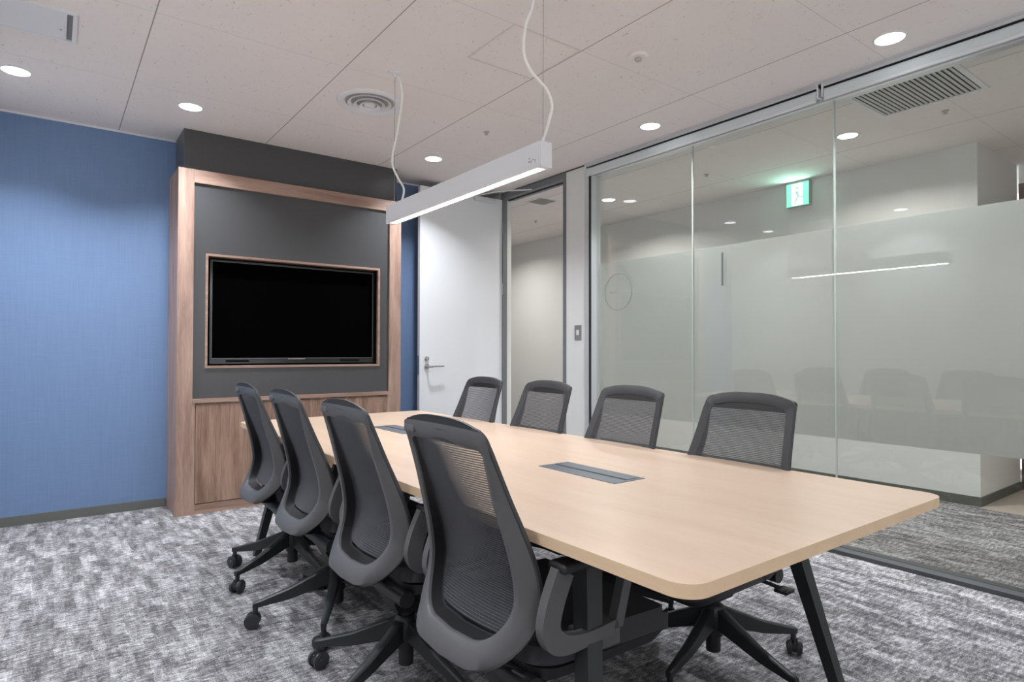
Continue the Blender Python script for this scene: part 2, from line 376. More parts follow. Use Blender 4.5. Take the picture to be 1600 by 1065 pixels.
# door opening and the open door
fr = struct('door_2', [(XG-.004, XG+.12, 3.985, 4.025, 0, H-.012), (XG-.004, XG+.045, 4.91, 4.95, 0, H-.012), (XG-.004, XG+.12, 4.025, 4.91, 2.635, H-.012)], GREYF, label='dark grey door frame')
struct('trim_7', [(XG+.05, XG+.062, 4.025, 4.035, 0, 2.635), (XG+.05, XG+.062, 4.035, 4.90, 2.625, 2.635)], DARKG)
d = struct('door_1', [(2.652, 3.562, 4.925, 4.965, .008, 2.632)], DOORW)
bm = BM(); add_box(bm, 2.649, 2.652, 4.934, 4.956, .93, 1.10); obj('lock_plate', bm, CHROME, d)
bm = BM(); add_cyl(bm, (2.722, 4.918, 1.0), .024, .024, .014, axis='Y', bev=.002); add_cyl(bm, (2.722, 4.895, 1.0), .009, .009, .05, 16, 'Y')
add_tube(bm, smooth_path([(2.722, 4.878, 1.0), (2.735, 4.868, 1.0), (2.78, 4.866, 1.002), (2.87, 4.868, 1.003)], 5), [.0095]*8+[.008]*8, 12); obj('door_handle', bm, CHROME, d, 40)
bm = BM(); add_cyl(bm, (2.722, 4.918, 1.072), .021, .021, .014, axis='Y', bev=.002); add_box(bm, 2.716, 2.728, 4.895, 4.915, 1.058, 1.086, .002); obj('thumb_turn', bm, CHROME, d, 40)
for z in (.35, 1.75, 2.35):
    bm = BM(); add_cyl(bm, (3.562, 4.921, z), .008, .008, .11, 16); obj('hinge', bm, CHROME, d, 40)
bm = BM(); add_box(bm, 3.22, 3.46, 4.885, 4.925, 2.575, 2.622, .006); obj('door_closer', bm, ALU, d, 40)
bm = BM(); add_tube(bm, [(3.26, 4.90, 2.628), (3.34, 4.66, 2.630), (3.57, 4.46, 2.642)], .007, 8); obj('closer_arm', bm, ALU, d, 40)

# ------------------------------------------------------------ media cabinet
mc = thing('media_cabinet', 'walnut framed media wall unit with charcoal panel and television niche on the blue wall', 'cabinet', (1.54, YC, 0))
def cp(name, boxes, m, label=None, bev=0, parent=None):
    bm = BM()
    for b in boxes: add_box(bm, b[0]-1.54, b[1]-1.54, b[2]-YC, b[3]-YC, b[4], b[5], bev=bev)
    return obj(name, bm, m, parent or mc, label=label)
cp('frame_stile', [(.697, .797, YC, YB, 0, 2.408)], WOODV)
cp('frame_stile', [(2.283, 2.388, YC, YB, 0, 2.408)], WOODV)
cp('frame_rail', [(.797, 2.283, YC, YB, 2.316, 2.408)], WOODH)
cp('upper_panel', [(.737, 2.370, 4.824, YB, 2.408, H)], DARKPANEL, 'charcoal panel above the walnut frame')
yp = YC+.02
cp('back_panel', [(.797, .876, yp, yp+.02, .80, 2.316), (2.202, 2.283, yp, yp+.02, .80, 2.316), (.876, 2.202, yp, yp+.02, 1.828, 2.316), (.876, 2.202, yp, yp+.02, .80, 1.016)], DARKPANEL, 'charcoal panel around the television niche')
cp('niche_frame', [(.876, .892, yp-.008, yp+.13, 1.016, 1.828), (2.186, 2.202, yp-.008, yp+.13, 1.016, 1.828), (.892, 2.186, yp-.008, yp+.13, 1.812, 1.828), (.892, 2.186, yp-.008, yp+.13, 1.016, 1.032)], WOODH)
cp('niche_back', [(.892, 2.186, yp+.12, yp+.13, 1.032, 1.812), (.892, .896, yp+.02, yp+.12, 1.032, 1.812), (2.182, 2.186, yp+.02, yp+.12, 1.032, 1.812)], NICHE, 'matt black lining of the niche')
cp('ledge', [(.797, 2.283, YC-.006, yp+.02, .775, .802)], WOODH)
cp('carcass', [(.797, 2.283, YC+.022, YB-.01, 0, .775)], WOODV)
for b in ((.797, .815), (2.265, 2.283)): cp('cabinet_side_strip', [(b[0], b[1], YC+.002, YC+.022, 0, .775)], WOODV)
cp('toe_board', [(.815, 2.265, YC+.006, YC+.022, 0, .068)], WOODH)
cp('cabinet_door', [(.819, 1.539, YC-.000, YC+.020, .074, .758)], WOODD)
cp('cabinet_door', [(1.543, 2.262, YC-.000, YC+.020, .074, .758)], WOODD)

tv = thing('television', 'wide black flat television switched off in the walnut rimmed niche', 'television', (1.545, yp+.05, 1.045))
def tp(name, b, m, bev=0, parent=tv, label=None):
    bm = BM()
    for q in b: add_box(bm, q[0], q[1], q[2], q[3], q[4], q[5], bev=bev)
    return obj(name, bm, m, parent, label=label)
TW = .630
tp('casing', [(-TW, TW, .012, .05, .0, .752)], NICHE, .003)
tp('bezel', [(-TW, -TW+.016, 0, .014, 0, .752), (TW-.016, TW, 0, .014, 0, .752), (-TW+.016, TW-.016, 0, .014, .738, .752), (-TW+.016, TW-.016, 0, .014, 0, .040)], TVGLOSS)
tp('screen', [(-TW+.016, TW-.016, .006, .012, .040, .738)], SCREEN)
tp('edge_strip', [(-TW+.012, TW-.012, -.003, .001, .037, .041), (-TW+.011, -TW+.0135, -.003, .001, .041, .742), (TW-.0135, TW-.011, -.003, .001, .041, .742), (-TW+.0135, TW-.0135, -.003, .001, .739, .742)], mat('grey_edge_strip', srgb(92, 94, 96), .25))
for b in ((-.52, -.36), (.34, .50)): tp('speaker_grille', [(b[0], b[1], -.002, .002, .012, .027)], NICHE)
tp('status_plate', [(-.075, .055, -.004, .001, .030, .036)], mat('pale_plate', srgb(150, 136, 136), .3), label='small pale plate at bottom centre')

# ------------------------------------------------------------ conference table
TA = .003
ca, sa = math.cos(TA), math.sin(TA)
tx0, tx1, ty0, ty1 = .914, 2.112, .688, 3.905
cx, cy = (tx0+tx1)/2, (ty0+ty1)/2
table = thing('conference_table', 'long maple topped conference table on splayed black steel legs', 'table', (cx*ca-cy*sa, cx*sa+cy*ca, 0), TA)
hw, hl = (tx1-tx0)/2, (ty1-ty0)/2
def rounded_rect(hx, hy, r, k=8):
    out = []
    for sx, sy, a0 in ((1, 1, 0), (-1, 1, pi/2), (-1, -1, pi), (1, -1, 3*pi/2)):
        for j in range(k+1):
            a = a0+j*pi/2/k; out.append((sx*(hx-r)+r*math.cos(a), sy*(hy-r)+r*math.sin(a)))
    return out
bm = BM(); top = add_prism(bm, rounded_rect(hw, hl, .055), .692, .7195)
bm.normal_update(); top.material_index = 0
for f in bm.faces:
    if abs(f.normal.z) < .5: f.material_index = 1
obj('tabletop', bm, [MAPLE, MAPLE_EDGE], table, 30)
bm = BM()
for y in (-1.16, 1.16): add_box(bm, -.43, .43, y-.02, y+.02, .655, .692)
for x in (-.40, .40): add_box(bm, x-.015, x+.015, -1.14, 1.14, .662, .692)
obj('under_frame', bm, METALB, table)
for sx in (-1, 1):
    for sy in (-1, 1):
        t = Vector((sx*.435, sy*1.175, .692)); b = Vector((sx*.565, sy*1.325, 0))
        bm = BM(); h1, h2 = .027, .018
        def sec(c, hh): return [(c.x-hh, c.y-hh, c.z), (c.x+hh, c.y-hh, c.z), (c.x+hh, c.y+hh, c.z), (c.x-hh, c.y+hh, c.z)]
        add_hull_leg(bm, [sec(t, h1), sec(t.lerp(b, .5), (h1+h2)/2), sec(b+Vector((0, 0, .006)), h2)])
        add_cyl(bm, (b.x, b.y, .004), .02, .02, .008, 16)
        obj('leg', bm, METALB, table)
for yc, lab in ((-.735, 'nearer'), (.72, 'farther')):
    bm = BM(); Z = .7195
    add_box(bm, -.072, .072, yc-.19, yc+.19, Z-.004, Z+.0018, .0008)
    cb = obj('cable_lid', bm, BOXG, table, label='grey flush cable lid with brush slot, %s of two' % lab)
    bm = BM(); add_box(bm, -.006, .002, yc-.175, yc+.175, Z+.0018, Z+.0026); obj('cable_slot', bm, LINER, cb)
    bm = BM(); add_box(bm, .003, .062, yc-.175, yc+.175, Z+.0018, Z+.0036, .001); obj('flap', bm, BOXG, cb)

# ------------------------------------------------------------ chairs
PROF_R = [(1.0, -.250), (.96, -.245), (.92, -.233), (.85, -.214), (.80, -.202), (.75, -.188), (.70, -.174), (.65, -.162), (.60, -.154), (.56, -.153), (.52, -.165), (.48, -.188), (.45, -.210), (.42, -.246), (.39, -.276), (.34, -.300)]
PROF_F = [(1.0, -.248), (.96, -.240), (.92, -.226), (.85, -.198), (.80, -.178), (.75, -.156), (.70, -.136), (.65, -.118), (.60, -.107), (.56, -.104), (.52, -.114), (.48, -.140), (.45, -.168), (.42, -.200), (.39, -.226), (.34, -.25)]
def lerp_tab(tab, z):
    t = sorted(tab)
    if z <= t[0][0]: return t[0][1]
    for (a, va), (b, vb) in zip(t, t[1:]):
        if z <= b:
            k = (z-a)/(b-a); return va+(vb-va)*k
    return t[-1][1]
def Px(z, q=0): return sum(lerp_tab(PROF_R, z+dz)*(1-q)+lerp_tab(PROF_F, z+dz)*q for dz in (-.02, -.01, 0, .01, .02))/5
WID = [(.36, .232), (.50, .232), (.56, .232), (.62, .230), (.70, .221), (.80, .208), (.90, .198), (1.0, .190)]
def Wd(z): return sum(lerp_tab(WID, z+dz) for dz in (-.03, 0, .03))/3
def outline(zt, zb, inset, rt_, rb, arch, flare=0):
    """half outline from the top centre to the bottom centre, then mirrored; list of (y, z)"""
    half = []
    def wid(z): return Wd(z)-inset+flare*max(0, min(1, (z-.80)/.16))
    wt = wid(zt); K = 8
    for j in range(K): y = (wt-rt_)*j/K; half.append((y, zt+arch*(1-(y/(wt-rt_))**2.8)))
    for j in range(6):
        a = pi/2*(1-j/5); half.append((wt-rt_+rt_*math.cos(a), zt-rt_+rt_*math.sin(a)))
    z1, z2 = zt-rt_, zb+rb
    for j in range(1, 24): z = z1+(z2-z1)*j/24; half.append((wid(z), z))
    wb = wid(z2)
    for j in range(13):
        a = -pi/2*j/12; half.append((wb-rb*1.0+rb*math.cos(a), z2+rb*math.sin(a)))
    y0 = half[-1][0]
    for j in range(1, 5): half.append((y0*(1-j/4), zb-.004*(j/4)))
    return half+[(-y, z) for y, z in half[-2:0:-1]]
def loop3(ol, q, dx=0): return [Vector((Px(z, q)+dx, y, z)) for y, z in ol]
def loft(bm, loops, faces_ok=None):
    vs = [[bm.verts.new(p) for p in l] for l in loops]; n = len(vs[0])
    for A, B in zip(vs, vs[1:]):
        for k in range(n):
            if faces_ok and not faces_ok(k): continue
            bm.faces.new((A[k], A[(k+1) % n], B[(k+1) % n], B[k]))
    return vs
A_ = outline(.964, .398, .000, .036, .130, .017)     # front rim, outer
A1 = outline(.960, .401, .004, .032, .126, .017)
B0 = outline(.957, .404, .013, .018, .130, .004, .016)    # shell, outer
B1 = outline(.915, .450, .036, .016, .115, .002, .022)    # shell, rear inner edge
B2 = outline(.913, .456, .043, .016, .112, .002, .020)
C_ = outline(.926, .462, .036, .020, .105, .014)     # front, inner
def make_chair(label):
    t = thing('office_chair', label, 'chair', group='mesh back office chairs around the table')
    n = len(A_)
    ztop = [(A_[k][1]+A_[(k+1) % n][1])/2 for k in range(n)]
    is_top = lambda k: A_[k][1] > .925 and A_[(k+1) % n][1] > .925 and abs(A_[k][0]) < .19
    # grey rear shell
    bm = BM()
    loft(bm, [loop3(A1, .92), loop3(B0, .5)], lambda k: not is_top(k))
    loft(bm, [loop3(B0, .5), loop3([(b[0]*.45+m[0]*.55, b[1]*.5+m[1]*.5) for b, m in zip(B0, B1)], .12, -.004), loop3(B1, 0), loop3(B2, 0, .001), loop3(B2, .12, .004)])
    bmesh.ops.remove_doubles(bm, verts=bm.verts, dist=.0002)
    obj('back_shell', bm, SHELL, t, 50)
    # dark inner liner, top well and front rim
    bm = BM()
    loft(bm, [loop3(B2, .12, .004), loop3(C_, .95)])
    loft(bm, [loop3(A1, .918), loop3(B0, .502)], is_top)
    obj('shell_lining', bm, LINER, t, 50)
    bm = BM()
    loft(bm, [loop3(C_, .9), loop3(C_, 1, .002), loop3(A1, 1, .010), loop3(A_, 1, .006), loop3(A_, 1, -.002), loop3(A1, .9)])
    obj('front_rim', bm, RIM, t, 50)
    # woven mesh
    bm = BM(); rows = []
    nz = 40
    zs = [.470+(.936-.470)*j/nz for j in range(nz+1)]
    for z in zs:
        wy = Wd(z)-.030
        if z < .58: 
            q = (.58-z)/.115; wy = min(wy, Wd(z)-.105-.036+.108*math.sqrt(max(0, 1-min(1, q)**2))+.008)
        row = []
        for i in range(13):
            u = -1+2*i/12; row.append(bm.verts.new((Px(z, 1)+.003-.014*(1-u*u), wy*u, z+(.012*(1-u*u) if z > .92 else 0))))
        rows.append(row)
    for a, b in zip(rows, rows[1:]):
        for i in range(12): bm.faces.new((a[i], a[i+1], b[i+1], b[i]))
    obj('backrest_mesh', bm, NET, t, 60)
    # small badge on the top bar, left end seen from behind
    bm = BM(); add_box(bm, Px(.936)-.0062, Px(.936)+.002, .130, .185, .926, .945, .003); obj('badge', bm, SHELL, t, 40)
    # seat
    bm = BM(); add_prism(bm, [(x+.135, y) for x, y in rounded_rect(.245, .240, .080)], .402, .462)
    es = [e for e in bm.edges if abs(e.verts[0].co.z-e.verts[1].co.z) < 1e-5 and e.verts[0].co.z > .45 and any(abs(f.normal.z) < .5 for f in e.link_faces)]
    bmesh.ops.bevel(bm, geom=es, offset=.016, segments=4, affect='EDGES')
    for v in bm.verts:
        v.co.z += -.9*max(0, v.co.x-.22)**1.7+.012*(abs(v.co.y)/.24)**2
    obj('seat', bm, FABRIC, t, 50)
    bm = BM(); add_prism(bm, [(x+.13, y) for x, y in rounded_rect(.235, .234, .07)], .362, .404)
    for v in bm.verts:
        if v.co.z < .39: v.co.x = .13+(v.co.x-.13)*.93; v.co.y *= .88
        v.co.z += -.8*max(0, v.co.x-.24)**1.7
    obj('seat_pan', bm, BLACK, t, 40)
    bm = BM(); add_hull_leg(bm, [[(-.10, -.17, .37), (.27, -.17, .37), (.27, .17, .37), (-.10, .17, .37)], [(-.10, -.13, .335), (.19, -.13, .335), (.19, .13, .335), (-.10, .13, .335)], [(-.075, -.06, .29), (.09, -.06, .29), (.09, .06, .29), (-.075, .06, .29)], [(-.05, -.045, .245), (.05, -.045, .245), (.05, .045, .245), (-.05, .045, .245)]])
    add_tube(bm, [(-.10, -.20, .355), (-.10, .20, .355)], .026, 14)
    add_box(bm, .20, .30, -.16, .16, .350, .37, .006)
    obj('mechanism', bm, BLACK, t, 40)
    bm = BM(); add_tube(bm, [(.0, .06, .36), (-.03, .20, .345), (-.04, .235, .338)], .007, 8); add_box(bm, -.068, -.012, .228, .275, .328, .340, .004); obj('lever', bm, BLACK, t, 40)
    # back carrier below the seat to the shell foot
    bm = BM()
    add_hull_leg(bm, [[(-.08, -.07, .40), (-.08, .07, .40), (-.08, .07, .43), (-.08, -.07, .43)], [(-.15, -.10, .390), (-.15, .10, .390), (-.15, .10, .425), (-.15, -.10, .425)], [(Px(.42, 1), -.12, .405), (Px(.42, 1), .12, .405), (Px(.44, 1)+.01, .12, .440), (Px(.44, 1)+.01, -.12, .440)]])
    obj('back_carrier', bm, BLACK, t, 40)
    # armrests: closed band in the side plane
    for s in (-1, 1):
        path = smooth_path([(.10, 0, .478), (.03, 0, .472), (-.045, 0, .472), (-.092, 0, .486), (-.112, 0, .520), (-.100, 0, .575), (-.070, 0, .640)], 5)
        bm = BM(); secs = []
        for i, p in enumerate(path):
            dd = (path[min(i+1, len(path)-1)]-path[max(i-1, 0)]).normalized(); nrm = Vector((dd.z, 0, -dd.x))
            wN = .016+.010*min(1, max(0, (i-7)/8)); wy = .013
            secs.append([p+nrm*wN+Vector((0, -wy, 0)), p+nrm*wN+Vector((0, wy, 0)), p-nrm*wN+Vector((0, wy, 0)), p-nrm*wN+Vector((0, -wy, 0))])
        add_hull_leg(bm, secs)
        add_hull_leg(bm, [[(.085, -.013, .472), (.115, -.013, .472), (.115, .013, .472), (.085, .013, .472)], [(.125, -.013, .60), (.155, -.013, .60), (.155, .013, .60), (.125, .013, .60)], [(.135, -.013, .640), (.165, -.013, .640), (.165, .013, .640), (.135, .013, .640)]])
        add_box(bm, .00, .12, -s*.013 if s > 0 else .0, -s*.06 if s > 0 else .06, .425, .478, .004)
        bmesh.ops.recalc_face_normals(bm, faces=bm.faces)
        for v in bm.verts: v.co.y += s*.262
        ar = obj('armrest', bm, SHELL, t, 40)
        bm = BM(); add_box(bm, -.090, .185, s*.262-.030, s*.262+.030, .640, .662, .008, 3); obj('arm_pad', bm, BLACK, ar, 40)
    bm = BM(); add_cyl(bm, (0, 0, .29), .020, .020, .14, 24); add_cyl(bm, (0, 0, .095), .026, .026, .09, 24, bev=.002); add_cyl(bm, (0, 0, .135), .034, .034, .05, 24)
    obj('gas_lift', bm, BLACK, t, 40)
    bm = BM(); add_lathe(bm, [(0, .224), (.030, .222), (.040, .212), (.044, .19), (.042, .15), (.030, .13), (0, .13)], seg=30); obj('base_hub', bm, METALB, t, 40)
    for k in range(5):
        a = 2*pi*k/5
        bm = BM()
        def s4(r, w0, w1, z0, z1): return [(r, -w1, z0), (r, w1, z0), (r, w0, z1-.004), (r, w0*.6, z1), (r, -w0*.6, z1), (r, -w0, z1-.004)]
        add_hull_leg(bm, [s4(.022, .020, .017, .142, .218), s4(.09, .018, .014, .124, .188), s4(.20, .015, .011, .096, .142), s4(.315, .012, .009, .082, .108), s4(.342, .010, .008, .080, .102)])
        add_cyl(bm, (.330, 0, .074), .010, .010, .028, 14)
        lg = obj('leg', bm, METALB, t, 40); lg.rotation_euler = (0, 0, a)
        # caster
        rg = random.uniform(0, 2*pi)
        bm = BM(); add_cyl(bm, (.0, 0, .048), .012, .010, .03, 14); add_box(bm, -.016, .016, -.006, .006, .022, .052, .004)
        add_cyl(bm, (0, 0, .030), .020, .020, .014, 20, 'Y')
        cs = obj('caster', bm, BLACK, t, 40); cs.location = (.335*math.cos(a), .335*math.sin(a), 0); cs.rotation_euler = (0, 0, rg)
        for s in (-1, 1):
            bm = BM(); add_cyl(bm, (-.006, s*.0175, .0305), .030, .030, .019, 32, 'Y', bev=.004)
            add_cyl(bm, (-.006, s*.0275, .0305), .012, .010, .003, 20, 'Y')
            obj('wheel', bm, WHEEL, cs, 40)
    return t
def turn_base(root, ang):
    for ch in root.children:
        n = ch.name.split('.')[0]
        if n == 'leg': ch.rotation_euler = (0, 0, ch.rotation_euler.z+ang)
        elif n == 'caster':
            x, y, z = ch.location; ch.location = (x*math.cos(ang)-y*math.sin(ang), x*math.sin(ang)+y*math.cos(ang), z)
            ch.rotation_euler = (0, 0, random.uniform(0, 2*pi))
chair = make_chair('mesh back office chair on the left side nearest the camera, front of its row')
L = [(1.01, 1.325, .0, -.15, None),
     (1.01, 1.965, .0, math.radians(133), 'mesh back office chair on the left side, second from the camera'),
     (1.015, 2.62, .0, math.radians(168), 'mesh back office chair on the left side, third from the camera'),
     (1.02, 3.26, .0, math.radians(133), 'mesh back office chair on the left side, nearest the television unit')]
Rr = [(1.955, 1.38, pi, math.radians(-25), 'mesh back office chair on the glass wall side, nearest the camera under the table corner'),
      (1.95, 1.985, pi, math.radians(10), 'mesh back office chair on the glass wall side, second from the camera'),
      (1.95, 2.592, pi, math.radians(40), 'mesh back office chair before the white wall strip and glass edge, third from the camera'),
      (1.945, 3.20, pi, math.radians(10), 'mesh back office chair in front of the open white door, farthest on its side')]
copies = [(dup(chair, (x, y, 0), rz, lab), br, rz) for x, y, rz, br, lab in L[1:]+Rr]
chair.location = (L[0][0], L[0][1], 0); chair.rotation_euler = (0, 0, L[0][2]); turn_base(chair, L[0][3])
for o, br, rz in copies: turn_base(o, br-rz)

# ------------------------------------------------------------ pendant lamp
PX0, PX1, PY0, PY1, PZ0, PZ1 = 1.500, 1.556, 1.822, 3.185, 1.852, 1.950
pxm = (PX0+PX1)/2
pen = thing('pendant_lamp', 'long white linear pendant lamp hanging over the conference table', 'lamp', (pxm, (PY0+PY1)/2, PZ0))
hy = (PY1-PY0)/2
bm = BM(); add_box(bm, -.028, .028, -hy, hy, .004, .098); add_box(bm, -.028, -.018, -hy, hy, 0, .004); add_box(bm, .018, .028, -hy, hy, 0, .004); add_box(bm, -.018, .018, -hy, -hy+.03, 0, .004); add_box(bm, -.018, .018, hy-.03, hy, 0, .004)
obj('lamp_housing', bm, WHITE, pen)
bm = BM(); add_box(bm, -.018, .018, -hy+.03, hy-.03, .0005, .004); obj('led_diffuser', bm, LED, pen, label='glowing white diffuser strip')
bm = BM()
for k, (dy, dz, sy_, sz) in enumerate([(0, .028, .004, .012), (.012, .034, .010, .003), (.024, .028, .004, .012), (.036, .031, .010, .007), (.036, .043, .010, .004)]):
    add_box(bm, -.0285, -.0279, -hy+.035+dy-sy_/2, -hy+.035+dy+sy_/2, dz-sz/2, dz+sz/2)
obj('lamp_marking', bm, mat('grey_marking', srgb(150, 150, 152), .6), pen)
for s, cord in ((-1, [(1.487, 2.70), (1.487, 2.501), (1.449, 2.389), (1.440, 2.287), (1.475, 2.222), (1.555, 2.169), (1.582, 2.112), (1.565, 2.044), (1.530, PZ1)]),
                (1, [(1.555, 2.69), (1.582, 2.586), (1.553, 2.376), (1.522, 2.205), (1.554, 2.119), (1.595, 2.052), (1.571, PZ1)])):
    y = s*(hy-.03)
    bm = BM(); add_tube(bm, [(0.008, y, .098), (0.008, y, H-PZ0-.004)], .0012, 6); obj('suspension_wire', bm, WIRE, pen)
    bm = BM(); add_tube(bm, smooth_path([(x-pxm, y, z-PZ0) for x, z in cord], 8), .0058, 10); obj('power_cord', bm, CABLE, pen, 60)
    bm = BM(); add_lathe(bm, [(0, -.022), (.006, -.022), (.008, -.008), (.032, -.006), (.034, 0)], (0.01, y, H-PZ0), 24); obj('ceiling_rose', bm, WHITE, pen, 40)
pd = bpy.data.lights.new('pendant_light', 'AREA'); pd.shape = 'RECTANGLE'; pd.size = .034; pd.size_y = 1.28; pd.energy = PEND_W; pd.color = (.95, .97, 1)
o = bpy.data.objects.new('pendant_light', pd); C.objects.link(o); o.parent = pen; o.location = (0, 0, -.003)

# ------------------------------------------------------------ ceiling fittings
def downlight(x, y, label, power, group, col=(.90, .95, 1), spread=118):
    if group == G2: spread = 150
    t = thing('downlight', label, 'ceiling light', (x, y, H), group=group)
    bm = BM(); add_lathe(bm, [(.064, -.001), (.066, -.004), (.074, -.003), (.076, 0), (.064, 0), (.064, -.001)], seg=40); obj('trim_ring', bm, WHITE, t, 40)
    bm = BM(); add_lathe(bm, [(0, -.002), (.065, -.002), (.065, 0), (0, 0)], seg=40); obj('lamp_face', bm, LAMP, t)
    l = bpy.data.lights.new('downlight_lamp', 'AREA'); l.shape = 'DISK'; l.size = .11; l.energy = power; l.color = col; l.spread = math.radians(spread)
    q = bpy.data.objects.new('downlight_lamp', l); C.objects.link(q); q.parent = t; q.location = (0, 0, -.006)
G1 = 'recessed downlights in the room ceiling'; G2 = 'recessed downlights in the corridor ceiling'
downlight(-.17, 4.405, 'round downlight above the blue wall, leftmost in the ceiling', ROOM_W, G1)
downlight(.705, 4.382, 'round downlight just before the left end of the dark upper panel', ROOM_W, G1)
downlight(2.477, 4.378, 'round downlight above the pendant lamp near the open door', ROOM_W, G1)
downlight(3.313, 2.833, 'round downlight beside the first roller blind', ROOM_W, G1)
downlight(3.331, 1.316, 'round downlight nearest the second roller blind, top right', ROOM_W, G1)
downlight(-.17, 2.85, 'round downlight left of the camera, seen only as a reflection in the glass', ROOM_W, G1)
downlight(-.17, 1.30, 'round downlight left of the camera, first beside the left wall', ROOM_W, G1)
downlight(-.17, -.25, 'round downlight behind the camera by the left wall', ROOM_W, G1)
downlight(3.331, -.25, 'round downlight behind the camera by the glass wall', ROOM_W, G1)
downlight(4.595, 2.099, 'corridor downlight seen through the glass beside the grille', CORR_W, G2, (1, .97, .92))
downlight(4.59, 4.476, 'corridor downlight seen through the glass at its far left', CORR_W, G2, (1, .97, .92))
downlight(4.59, 6.80, 'corridor downlight beyond the door opening', CORR_W*.75, G2, (1, .97, .92))
downlight(4.59, -.25, 'corridor downlight behind the second blind', CORR_W, G2, (1, .97, .92))
downlight(6.55, .4, 'lobby downlight in front of the brown wood door', CORR_W*.7, G2, (1, .97, .92))

t = thing('air_diffuser', 'round white concentric ring air diffuser in the ceiling', 'air vent', (1.590, 3.620, H))
bm = BM(); add_lathe(bm, [(.200, 0), (.198, -.010), (.185, -.016), (.165, -.012), (.150, 0)], seg=56); obj('outer_ring', bm, WHITE, t, 50)
bm = BM(); add_lathe(bm, [(0, -.0015), (.152, -.0015), (.152, 0)], seg=56); obj('throat', bm, mat('throat_grey', srgb(170, 168, 166), .7), t)
for r_, zz in ((.128, -.014), (.092, -.024), (.060, -.032)):
    bm = BM(); add_lathe(bm, [(r_-.014, zz+.014), (r_-.004, zz+.002), (r_+.006, zz), (r_+.004, zz+.006), (r_-.008, zz+.018), (r_-.014, zz+.014)], seg=56); obj('inner_ring', bm, WHITE, t, 50)
bm = BM(); add_lathe(bm, [(0, -.030), (.028, -.028), (.036, -.020), (.010, -.004), (.010, -.001)], seg=40); obj('centre_cone', bm, WHITE, t, 50)

t = thing('smoke_detector', 'small round white smoke detector on the ceiling near the blinds', 'detector', (2.469, 2.192, H))
bm = BM(); add_lathe(bm, [(.052, 0), (.052, -.008), (.046, -.014), (0, -.014)], seg=36); obj('detector_base', bm, CEIL, t, 40)
bm = BM(); add_lathe(bm, [(.018, -.014), (.020, -.022), (.014, -.030), (0, -.031)], seg=24); obj('sensor_cap', bm, mat('sensor_grey', srgb(185, 178, 172), .5), t, 40)
def sprinkler(x, y, label):
    bm = BM(); add_lathe(bm, [(.022, 0), (.022, -.003), (.008, -.004), (.008, -.016), (.014, -.018), (.014, -.021), (0, -.021)], (x, y, H), 20)
    tag(obj('ceiling_sensor', bm, mat('sensor_grey', srgb(185, 178, 172), .5), None, 40), label, 'sensor', 'small ceiling sensors')
sprinkler(2.471, 3.611, 'tiny round ceiling sensor above the pendant lamp')
sprinkler(4.61, 3.306, 'tiny round ceiling sensor in the corridor left of the exit sign')
sprinkler(4.642, 5.733, 'tiny round ceiling sensor seen through the door opening')
sprinkler(4.623, 1.501, 'tiny round ceiling sensor in the corridor beside the slatted grille')

t = thing('ceiling_air_panel', 'square white slotted ceiling air panel at the top left corner', 'air vent', (-.08, 3.645, H))
bm = BM()
for b in ((-.168, .168, -.165, -.150), (-.168, .168, .150, .165), (-.168, -.150, -.150, .150), (.150, .168, -.150, .150)): add_box(bm, *b, -.010, 0)
obj('panel_frame', bm, WHITE, t)
bm = BM(); add_box(bm, -.128, .128, -.150, .150, -.007, 0, .001); obj('panel_plate', bm, WHITE, t)
for s in (-1, 1): 
    bm = BM(); add_box(bm, s*.139-.011, s*.139+.011, -.150, .150, -.002, 0); obj('slot', bm, DARKG if False else mat('slot_grey', srgb(120, 120, 122), .8), t)
bm = BM(); add_cyl(bm, (.105, .04, -.008), .004, .004, .003, 12); obj('screw', bm, GREYF, t)

t = thing('ceiling_access_hatch', 'faint square ceiling access hatch by the near pendant cord', 'hatch', (1.976, 2.54, H))
bm = BM()
for b in ((-.22, .215, -.21, -.203), (-.22, .215, .203, .21), (-.22, -.213, -.203, .203), (.208, .215, -.203, .203)): add_box(bm, *b, -.002, 0)
obj('hatch_frame', bm, mat('hatch_trim', srgb(214, 206, 202), .7), t)
bm = BM(); add_box(bm, -.205, .20, -.195, .195, -.0012, 0); obj('hatch_lid', bm, CEIL, t)

t = thing('ceiling_grille', 'large slatted grey return air grille in the corridor ceiling', 'air vent', (4.125, 1.503, H))
gx, gy = .262, .267
bm = BM()
for b in ((-gx-.03, gx+.03, -gy-.03, -gy), (-gx-.03, gx+.03, gy, gy+.03), (-gx-.03, -gx, -gy, gy), (gx, gx+.03, -gy, gy)): add_box(bm, *b, -.006, 0)
obj('grille_frame', bm, WHITE, t)
bm = BM(); add_box(bm, -gx, gx, -gy, gy, -.002, 0); obj('grille_backing', bm, DARKG, t)
for k in range(20):
    yy = -gy+(k+.5)*2*gy/20; bm = BM()
    add_box(bm, -gx, gx, -.0062, .0062, -.0012, .0012, m=Matrix.Translation((0, yy, -.008)) @ Matrix.Rotation(math.radians(-25), 4, 'X')); obj('slat', bm, GREYSL, t)
t = thing('corridor_air_panel', 'small square grey air vent in the corridor ceiling beyond the doorway', 'air vent', (4.08, 4.93, H))
bm = BM(); add_box(bm, -.12, .12, -.12, .12, -.005, 0); obj('vent_frame', bm, WHITE, t)
bm = BM(); add_box(bm, -.10, .10, -.10, .10, -.008, -.005); obj('vent_core', bm, mat('vent_grey', srgb(150, 146, 142), .7), t)

